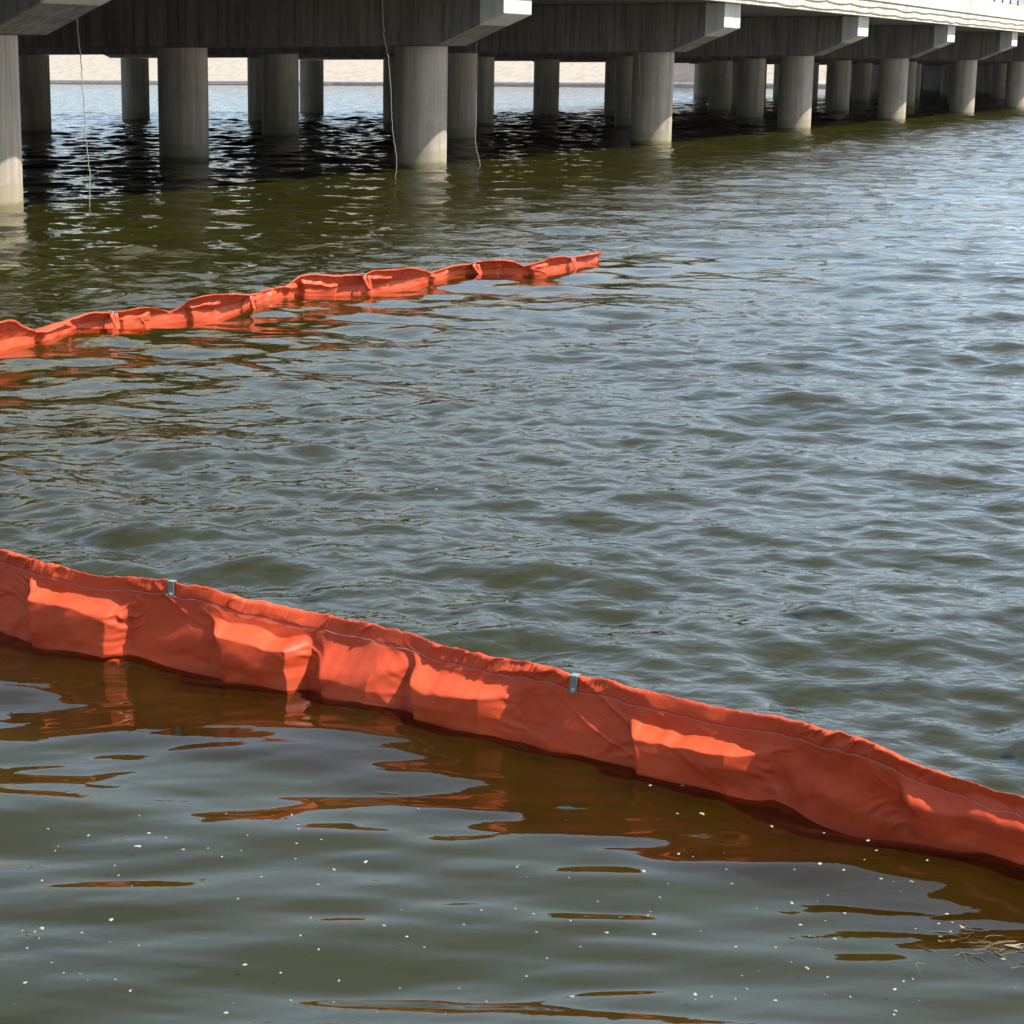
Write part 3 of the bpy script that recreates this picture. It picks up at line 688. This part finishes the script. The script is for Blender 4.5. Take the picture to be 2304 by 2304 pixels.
class Boom:
    """fabric curtain over foam blocks: front and back skins, gathered hem on top"""
    def __init__(self, base, top, blocks, s, nz, seed, hem=0.045, puck=1.0, hsm=0.02, wr=1.0, lean=(), pinch=(), hb=0.0018):
        self.s = s
        ns = len(s)
        ds = 0.003
        su = np.arange(0, s[-1] + ds, ds)
        Cu, Tu, Nu = curve_eval(base, su)
        pick = lambda a: np.interp(s, su, a)
        self.C = np.stack([pick(Cu[:, 0]), pick(Cu[:, 1])], 1)
        self.T = np.stack([pick(Tu[:, 0]), pick(Tu[:, 1])], 1)
        self.N = np.stack([pick(Nu[:, 0]), pick(Nu[:, 1])], 1)
        ts = np.array([t[0] for t in top]); th_ = np.array([t[1] for t in top])
        nA, nB, nC = Noise2(seed), Noise2(seed + 1), Noise2(seed + 2)
        H = np.interp(su, ts, th_)
        # beyond the traced stretch the rim keeps undulating
        for edge, sgn in ((ts[0], -1), (ts[-1], 1)):
            w = sstep(0, 0.5, sgn * (su - edge))
            H = H * (1 - w) + w * (0.22 + 0.04 * nA(su * 1.1, 0 * su + 3))
        H = smooth1(H, int(hsm / ds))
        H = H + puck * (0.0016 * nA(su / 0.011, 0 * su) + 0.0026 * nA(su / 0.03, 0 * su + 4) + 0.003 * nA(su / 0.08, 0 * su + 9))
        H = pick(H)
        self.H = H
        v = np.linspace(0, 1, nz) ** 0.9 * 0.999
        below = np.array([-0.40, -0.25, -0.13, -0.06, -0.02])
        z = np.concatenate([np.repeat(below[None, :], ns, 0), v[None, :] * H[:, None]], 1)
        self.z = z
        S = np.repeat(s[:, None], z.shape[1], 1)
        Hn = H[:, None]
        L = np.interp(s, [q[0] for q in lean], [q[1] for q in lean]) if lean else np.zeros(ns)
        shift = -(L[:, None] * np.maximum(z - 0.07, 0))
        def side(sd, blks):
            d = np.zeros_like(z)
            for bi, (b0, b1, edge, dep, lh, soft, wr_, cru) in enumerate(blks):
                es = np.array([e[0] for e in edge]); ez = np.array([e[1] for e in edge])
                e = pick(smooth1(np.interp(su, es, ez), int(0.02 / ds)))[:, None]
                e = e + 0.009 * nB(S / 0.11, 0 * S + sd + bi) + 0.004 * nB(S / 0.035, 0 * S + sd + bi)
                wl = 0.05 if not soft else 0.08
                wob = 0.010 * nC(z / 0.04, S * 0 + b0 * 7)
                m = sstep(b0 - 0.005, b0 + wl, S + wob + 0.35 * np.maximum(z - e, -0.08)) * np.clip((b1 - S - wob) / wr_, 0, 1) ** 0.8
                lhz = lh * (1 + 0.55 * nA(S / 0.12, 0 * S + 3 + bi))
                t = np.clip((z - e) / lhz, -1.5, 1)
                prof = (1 - sstep(-0.38, 1.0, t)) * (1 - 0.22 * np.clip(e - z, 0, 1.2 * np.maximum(e, 0.05)) / np.maximum(e, 0.05))
                bulge = 1 + 0.12 * np.exp(-((z - e + 0.03) / 0.05) ** 2) if soft else 1
                dp = dep * (1 + 0.14 * nB(S / 0.2, z / 0.12 + bi))
                d = np.maximum(d, dp * m * prof * bulge)
                # crumpled fabric on the end facet and folds radiating from the block ends
                g = np.exp(-((S - b1 + 0.03) / 0.035) ** 2) * sstep(0.02, -0.02, z - e)
                d += wr * 0.0075 * cru * g * np.sin(2 * math.pi * z / 0.036 + 3 * nA(S / 0.03, z / 0.05 + bi) + b0 * 5) * np.clip(nC(z / 0.06, S * 0 + bi) + 0.5, 0, 1)
                for (se, k_) in ((b0, 1), (b1, -1)):
                    ee = float(np.interp(se, es, ez))
                    g = np.exp(-((S - se + k_ * 0.02) / 0.06) ** 2) * np.exp(-((z - ee) / 0.05) ** 2)
                    ph = 2 * math.pi * ((z - ee) * 0.9 + k_ * (S - se) * 0.55) / 0.040 + se * 9 + 2.5 * nB(S / 0.05, z / 0.05)
                    d += wr * 0.0080 * (0.35 + 0.65 * cru) * g * np.sin(ph) * (0.6 + 0.8 * nA(S / 0.05, z / 0.05))
            # loose fabric
            d += wr * (0.007 * nA(S / 0.13 + z / 0.2, z / 0.09 + sd) + 0.011 * nC(S / 0.27 - z / 0.3, z / 0.16 + sd) + 0.003 * nB(S / 0.05 - z / 0.06, z / 0.05 + sd))
            cre = 1 - np.abs(nC(S / 0.16 + z / 0.11, z / 0.13 + 5 + sd))
            d += wr * 0.005 * np.clip(cre - 0.8, 0, 1) / 0.2 * np.clip(nB(S / 0.3, z / 0.3) * 2, 0, 1)
            # gathered hem: pinched ridges running down from the rim
            hz = Hn - z
            down = np.clip(1 - hz / (1.25 * hem), 0, 1)
            gate = np.clip(0.45 + 1.2 * nC(S / 0.17, 0 * S + sd), 0.05, 1.4)
            pin = np.ones_like(S)
            for sp_ in pinch:
                pin = pin * (1 - 0.95 * np.exp(-((S - sp_) / 0.028) ** 2))
            rid = 0
            for (sc_, am, sh) in ((0.016, 0.0042, 0.35), (0.036, 0.0085, 0.8), (0.075, 0.010, 1.1)):
                q = nA((S + sh * hz) / sc_ + 7 * sh, hz / 0.09 + sd + 11 * sh)
                rid = rid + am * ((1 - np.abs(q)) ** 2.2 - 0.45)
            d += puck * gate * rid * down ** 0.7 * 1.5 * pin
            d += hb * pin * np.sqrt(np.clip(1 - ((hz - 0.42 * hem) / (0.58 * hem)) ** 2, 0, 1)) * (hz < hem)
            d -= 0.0028 * np.exp(-((hz - hem) / 0.0035) ** 2)
            # round the rim
            rim = np.sqrt(np.clip(1 - (1 - np.clip(hz / 0.012, 0, 1)) ** 2, 0, 1))
            return (0.005 + np.maximum(d, -0.0035)) * rim
        bb = [(a + 0.03, b + 0.02, e, dp * 0.9, lh, sf, w_, c_) for (a, b, e, dp, lh, sf, w_, c_) in blocks]
        self.f = side(0, blocks) + shift
        self.bk = side(20, bb) - shift
        C, N = self.C, self.N
        PF = np.concatenate([C[:, None, :] + N[:, None, :] * self.f[:, :, None], z[:, :, None]], 2)
        PB = np.concatenate([C[:, None, :] - N[:, None, :] * self.bk[:, :, None], z[:, :, None]], 2)
        P = np.concatenate([PF, PB[:, ::-1][:, ::3]], 1)
        self.V = P.reshape(-1, 3)
        self.Q = grid_quads(P.shape[0], P.shape[1], close_m=True)
    def front(self, s, z, out=0.0):
        i = int(np.argmin(abs(self.s - s)))
        j = int(np.argmin(abs(self.z[i] - z)))
        c = self.C[i] + self.N[i] * (self.f[i, j] + out)
        return Vector((c[0], c[1], z)), Vector((self.T[i, 0], self.T[i, 1], 0)), Vector((self.N[i, 0], self.N[i, 1], 0)), i

    def stitch(self, name, hem, sa, sb, r, parent, out=0.0012):
        P = []
        for i in range(len(self.s)):
            if self.s[i] < sa or self.s[i] > sb: continue
            z = self.H[i] - hem
            j = int(np.argmin(abs(self.z[i] - z)))
            c = self.C[i] + self.N[i] * (self.f[i, j] + out)
            P.append((c[0], c[1], z))
        P = np.array(P)
        P = np.stack([smooth1(P[:, k], 4) for k in range(3)], 1)
        return link(name, tube(name, P, r, 5), M['thread'], parent, smooth=True)

# ---- near boom
NBK = [(4.181, 4.660, [(4.189, .224), (4.221, .197), (4.372, .197), (4.499, .187), (4.587, .183), (4.642, .181)], .078, .036, False, .065, 1.0),
       (5.016, 5.392, [(5.024, .19), (5.072, .167), (5.127, .161), (5.239, .152), (5.31, .151), (5.388, .15)], .088, .030, False, .060, 0.15),
       (5.410, 5.830, [(5.42, .118), (5.555, .103), (5.634, .110), (5.762, .140), (5.817, .145)], .070, .085, True, .12, 0.3),
       (5.825, 6.260, [(5.825, .167), (5.857, .148), (5.976, .134), (6.111, .136), (6.215, .143), (6.254, .145)], .078, .034, False, .12, 0.5),
       (6.644, 7.135, [(6.644, .135), (6.699, .109), (6.85, .113), (6.962, .113), (7.065, .121), (7.121, .126)], .072, .034, False, .13, 0.2),
       (7.534, 8.15, [(7.534, .15), (7.598, .123), (7.717, .121), (7.924, .133), (8.05, .13)], .050, .055, True, .12, 0.1),
       (7.16, 7.50, [(7.16, .05), (7.3, .06), (7.5, .05)], .022, .09, True, .09, 0.2),
       (6.30, 6.60, [(6.3, .05), (6.45, .045), (6.6, .05)], .014, .09, True, .09, 0.2)]
for b0 in (0.3, 0.9, 1.35, 1.85, 2.6, 3.05, 3.55, 8.3, 8.8, 9.5, 10.0, 10.5, 11.2):
    NBK.append((b0, b0 + 0.42, [(b0, .15), (b0 + .42, .14)], .05, .03, False, .07, 0.4))
Lnb = float(np.linalg.norm(np.diff(np.array(NB_BASE), axis=0), axis=1).sum())
s_nb = np.concatenate([np.arange(0, 3.85, 0.014), np.arange(3.85, 8.1, 0.0030), np.arange(8.1, Lnb, 0.014)])
nb_ = Boom(NB_BASE, NB_TOP, NBK, s_nb, 84, 21, hem=0.052, pinch=(4.833, 6.449),
           lean=[(3.9, .1), (4.3, .16), (4.6, .08), (5.0, .12), (5.25, .30), (5.8, .34), (6.0, .20), (6.4, .08), (6.7, .16), (6.95, .26), (7.1, .10), (7.3, -.08), (7.6, -.22), (8.0, -.25)])
near = empty('oil_boom', (0.0, 6.47, 0))
set_props(near, 'large orange oil containment boom with two steel clips crossing the foreground water', 'oil boom', 'orange oil booms')
def sub(P, o):
    return np.asarray(P, float) - np.array(o.location)
body = link('boom_curtain', mesh_np('boom_curtain', sub(nb_.V, near), nb_.Q), M['fabric'], near, smooth=True)
st = nb_.stitch('stitch_line', 0.052, 0.2, Lnb - 0.2, 0.0008, None)
st.data.transform(Matrix.Translation(-near.location)); st.parent = near

def clip(boom, s, parent, ztop_off=0.004, w=0.026, L=0.056):
    H = float(np.interp(s, boom.s, boom.H))
    i = int(np.argmin(abs(boom.s - s)))
    jj = (boom.z[i] > H - L) & (boom.z[i] < H - 0.004)
    fo = boom.f[max(0, i - 5):i + 6][:, jj].max() + 0.001
    bo = boom.bk[max(0, i - 5):i + 6][:, jj].max() + 0.001
    T = Vector((boom.T[i, 0], boom.T[i, 1], 0)); N = Vector((boom.N[i, 0], boom.N[i, 1], 0))
    C = Vector((boom.C[i, 0], boom.C[i, 1], 0)) - parent.location
    t = 0.003
    zt = H + ztop_off
    prof = [(fo, H - L), (fo + t, H - L), (fo + t, zt), (-bo - t, zt), (-bo - t, H - L), (-bo, H - L), (-bo, zt - t), (fo, zt - t)]
    V = []
    for sgn in (-0.5, 0.5):
        for (o_, z_) in prof:
            p = C + T * (sgn * w) + N * o_; V.append((p.x, p.y, z_))
    n = len(prof)
    F = [(0, 1, 2, 7), (7, 2, 3, 6), (6, 3, 4, 5)]
    F += [tuple(n + q for q in reversed(f)) for f in F[:3]]
    F += [(k, k + n, (k + 1) % n + n, (k + 1) % n) for k in range(n)]
    o = link('steel_clip', bevel_mesh('steel_clip', V, F, 0.0012, 2), M['steel'], parent)
    # hexagon bolt head with washer
    c = C + N * (fo + t); zc = H - L + 0.012
    V, F = [], []
    for (r_, a_, ns_, d0, d1) in ((0.0085, 0, 16, 0.0, 0.0015), (0.0060, 0.3, 6, 0.0015, 0.0065)):
        b_ = len(V)
        for d_ in (d0, d1):
            for q in range(ns_):
                an = a_ + 2 * math.pi * q / ns_
                p = c + N * d_ + T * (r_ * math.cos(an)); V.append((p.x, p.y, zc + r_ * math.sin(an)))
        F.append(tuple(b_ + ns_ + q for q in range(ns_)))
        F += [(b_ + q, b_ + (q + 1) % ns_, b_ + ns_ + (q + 1) % ns_, b_ + ns_ + q) for q in range(ns_)]
    link('bolt', mesh_pd('bolt', V, F), M['bolt'], o)
for s_ in (4.833, 6.449):
    clip(nb_, s_, near)

# ---- far boom
FBK = [(14.40, 15.03, [(14.397, .108), (14.713, .126), (15.029, .06)], .062, .03, False, .06, 0.3),
       (15.57, 15.99, [(15.568, .063), (15.805, .069), (15.994, .076)], .055, .03, False, .06, 0.3),
       (16.32, 16.68, [(16.321, .111), (16.464, .119), (16.668, .122)], .05, .03, False, .06, 0.3),
       (17.45, 17.98, [(17.474, .066), (18.079, .081)], .055, .03, False, .06, 0.3),
       (18.07, 18.30, [(18.088, .115), (18.289, .128)], .05, .03, False, .06, 0.3),
       (18.34, 18.79, [(18.352, .145), (18.573, .114), (18.697, .09), (18.775, .107)], .055, .03, False, .06, 0.3),
       (19.10, 19.48, [(19.107, .136), (19.25, .141), (19.47, .128)], .055, .03, False, .06, 0.3),
       (20.2, 20.62, [(20.199, .070), (20.612, .08)], .055, .03, False, .06, 0.3),
       (21.1, 21.4, [(21.111, .087), (21.393, .107)], .062, .03, False, .06, 0.3),
       (21.69, 21.98, [(21.69, .066), (21.971, .093)], .062, .03, False, .06, 0.3)]
for b0 in np.arange(0.5, 14.0, 0.62):
    FBK.append((float(b0), float(b0) + 0.42, [(float(b0), .12), (float(b0) + .42, .12)], .062, .03, False, .06, 0.3))
Lfb = float(np.linalg.norm(np.diff(np.array(FB_BASE), axis=0), axis=1).sum())
s_fb = np.concatenate([np.arange(0, 13.6, 0.03), np.arange(13.6, Lfb, 0.0055)])
fb_ = Boom(FB_BASE, FB_TOP, FBK, s_fb, 36, 51, hem=0.03, hb=0.009, puck=0.6, hsm=0.03, wr=1.0,
           lean=[(float(q), -0.80 + 0.3 * math.sin(q * 2.3) * math.sin(q * 0.9 + 1)) for q in np.arange(0, 24, 0.1)])
farb = empty('oil_boom', (0.4, 19.45, 0))
set_props(farb, 'distant orange oil boom, twisted and sagging, with a frayed loose end', 'oil boom', 'orange oil booms')
link('boom_curtain', mesh_np('boom_curtain', sub(fb_.V, farb), fb_.Q), M['fabric'], farb, smooth=True)

def strap(boom, s, parent, lean=0.05, wdt=0.035, length=0.15, gap=0.0):
    H = float(np.interp(s, boom.s, boom.H)); i = int(np.argmin(abs(boom.s - s)))
    T = Vector((boom.T[i, 0], boom.T[i, 1], 0)); N = Vector((boom.N[i, 0], boom.N[i, 1], 0))
    C = Vector((boom.C[i, 0], boom.C[i, 1], 0)) - parent.location
    fo = float(boom.f[max(0, i - 8):i + 9].max()) + 0.008
    n = 14
    # a webbing loop: down on one side, round and up again
    V = []
    for a in range(n + 1):
        t = a / n
        ang = math.pi * t
        dn = H - 0.012 - length * math.sin(ang) ** 0.7
        along = lean * math.sin(ang) + 0.055 * (t - 0.5)
        outw = fo + 0.022 * math.sin(ang) + 0.006 * t
        for e in (-0.5, 0.5):
            p = C + T * (along + e * wdt) + N * (outw + 0.004 * e)
            V.append((p.x, p.y, dn))
    F = [(2 * a, 2 * a + 1, 2 * a + 3, 2 * a + 2) for a in range(n)]
    me_ = mesh_pd('strap_loop', V, F)
    o = link('strap_loop', me_, M['fabric'], parent, smooth=True)
    md = o.modifiers.new('t', 'SOLIDIFY'); md.thickness = 0.004
    clip(boom, s, parent, 0.004, 0.03, 0.035)
for s_, ln, le in ((15.46, 0.14, 0.03), (17.23, 0.13, 0.035), (19.06, 0.135, 0.03), (21.05, 0.11, 0.05), (22.45, 0.11, 0.04)):
    strap(fb_, s_, farb, le, 0.04, ln)
# frayed end threads
for q in range(7):
    r = np.random.default_rng(q)
    i = len(fb_.s) - 1
    T = np.array([*fb_.T[i], 0]); N = np.array([*fb_.N[i], 0])
    p0 = np.array([*fb_.C[i], fb_.H[i] * r.uniform(0.3, 1.0)]) - np.array(farb.location)
    P = [p0 + T * 0.06 * t * r.uniform(0.5, 1.2) + N * 0.03 * t * r.normal() + np.array([0, 0, 0.02 * t * r.normal()]) for t in np.linspace(0, 1, 6)]
    link('frayed_thread', tube('frayed_thread', P, 0.003, 4), M['fabric'], farb)

# ------------------------------------------------------------------ floating weed
weed = empty('floating_weed', (1.6, 4.5, 0))
set_props(weed, 'tangle of yellowish floating weed stems at the lower right', 'weed')
rw = np.random.default_rng(31)
for q in range(26):
    c0 = np.array([1.60 + 0.075 * rw.normal(), 4.475 + 0.045 * rw.normal()])
    an = rw.uniform(-0.9, 0.5) + (math.pi if rw.random() < 0.3 else 0)
    P_ = [c0]
    for _ in range(5):
        an += rw.normal() * 0.35
        P_.append(P_[-1] + rw.uniform(0.010, 0.024) * np.array([math.cos(an), math.sin(an)]))
    WEED.append([tuple(p) for p in P_])
for i, pl in enumerate(WEED):
    P = np.array(pl)
    s = np.r_[0, np.cumsum(np.linalg.norm(np.diff(P, axis=0), axis=1))]
    t = np.linspace(0, s[-1], 30)
    X, Y = np.interp(t, s, P[:, 0]), np.interp(t, s, P[:, 1])
    for _ in range(3):
        X[1:-1] = .25 * X[:-2] + .5 * X[1:-1] + .25 * X[2:]; Y[1:-1] = .25 * Y[:-2] + .5 * Y[1:-1] + .25 * Y[2:]
    Z = water_z(X, Y) - 0.0008 + 0.0025 * np.sin(t * 60 + i)
    r = 0.0009 + 0.0009 * np.random.default_rng(i).random()
    link('stem', tube('stem', np.stack([X - 1.6, Y - 4.5, Z], 1), r * (1 - 0.5 * t / s[-1]), 5), M['stem_red'] if i % 4 == 2 else M['stem'], weed, smooth=True)

def leaf_mesh(name, L, W, curl):
    n = 8; V, F = [], []
    for a in range(n + 1):
        t = a / n; w = W * math.sin(math.pi * min(0.98, t * 0.94 + 0.03)) ** 0.8
        for e in (-1, 0, 1):
            V.append((L * (t - 0.5), e * w / 2, curl * L * (t - 0.5) ** 2 + 0.15 * abs(e) * w))
    for a in range(n):
        for e in (0, 1):
            F.append((3 * a + e, 3 * a + e + 1, 3 * a + e + 4, 3 * a + e + 3))
    return mesh_pd(name, V, F)
for (x, y), L, W, rz in zip(LEAF[:4], (0.014, 0.013, 0.045, 0.03), (0.010, 0.008, 0.014, 0.010), (0.4, -0.6, 0.15, -0.5)):
    o = link('leaf', leaf_mesh('leaf', L, W, 0.6), M['leafg'] if L < 0.02 else M['leafd'], weed, smooth=True)
    o.location = (x - 1.6, y - 4.5, float(water_z(x, y)[0]) + 0.002); o.rotation_euler = (0, 0, rz)
o = link('dead_leaf', leaf_mesh('dead_leaf', 0.018, 0.012, 1.5), M['leafd'], smooth=True)
o.location = (LEAF[4][0], LEAF[4][1], float(water_z(*LEAF[4])[0]) + 0.002); o.rotation_euler = (0, 0, -0.5)
set_props(o, 'tiny beige dead leaf afloat above the weed tangle', 'leaf')
# a single straw in the calm water
o = link('straw', tube('straw', [(-0.03, 0.006, 0), (0, 0, 0.002), (0.035, -0.008, 0)], 0.0011, 5), M['stem'])
o.location = (0.135, 5.60, float(water_z(0.135, 5.60)[0]) + 0.001)
set_props(o, 'thin yellow straw afloat in calm water below the boom', 'straw')

# ------------------------------------------------------------------ foam flecks
def fleck_mesh(seed):
    r = np.random.default_rng(seed)
    V, F = [], []
    nr, na = 4, 12
    ph = r.uniform(0, 6.28, 3)
    for a in range(nr):
        f_ = 1 - a / nr
        for b in range(na):
            an = 2 * math.pi * b / na
            rr = 0.5 * math.sin(f_ * math.pi / 2) * (1 + 0.22 * math.sin(2 * an + ph[0]) + 0.12 * math.sin(3 * an + ph[1]))
            V.append((rr * math.cos(an), rr * 0.8 * math.sin(an), 0.24 * math.cos(f_ * math.pi / 2) + 0.03 * r.normal()))
    V.append((0, 0, 0.25))
    for a in range(nr - 1):
        for b in range(na):
            F.append((a * na + b, a * na + (b + 1) % na, (a + 1) * na + (b + 1) % na, (a + 1) * na + b))
    for b in range(na):
        F.append(((nr - 1) * na + b, (nr - 1) * na + (b + 1) % na, len(V) - 1))
    return mesh_pd('foam_fleck', V, F)
FM = [fleck_mesh(q) for q in range(5)]
fx = np.array([p[0] for p in FOAM]); fy = np.array([p[1] for p in FOAM])
fz = water_z(fx, fy)
for i, (x, y, sz) in enumerate(FOAM):
    o = link('foam_fleck', FM[i % 5], M['foam'], smooth=True)
    k = sz * rng.uniform(0.6, 1.1)
    o.scale = (k * rng.uniform(0.9, 1.25), k * rng.uniform(0.8, 1.3), k * 0.8)
    o.rotation_euler = (0, 0, rng.uniform(0, 6.28))
    o.location = (x, y, float(fz[i]) - 0.0003)
    outside = y > float(np.interp(x, NBX, NBY))
    if outside:
        set_props(o, 'white foam fleck on the choppy water beyond the near boom', 'foam', 'foam flecks on the open water')
    else:
        set_props(o, 'small white foam fleck floating on the calm water before the near boom', 'foam', 'foam flecks on the calm water')
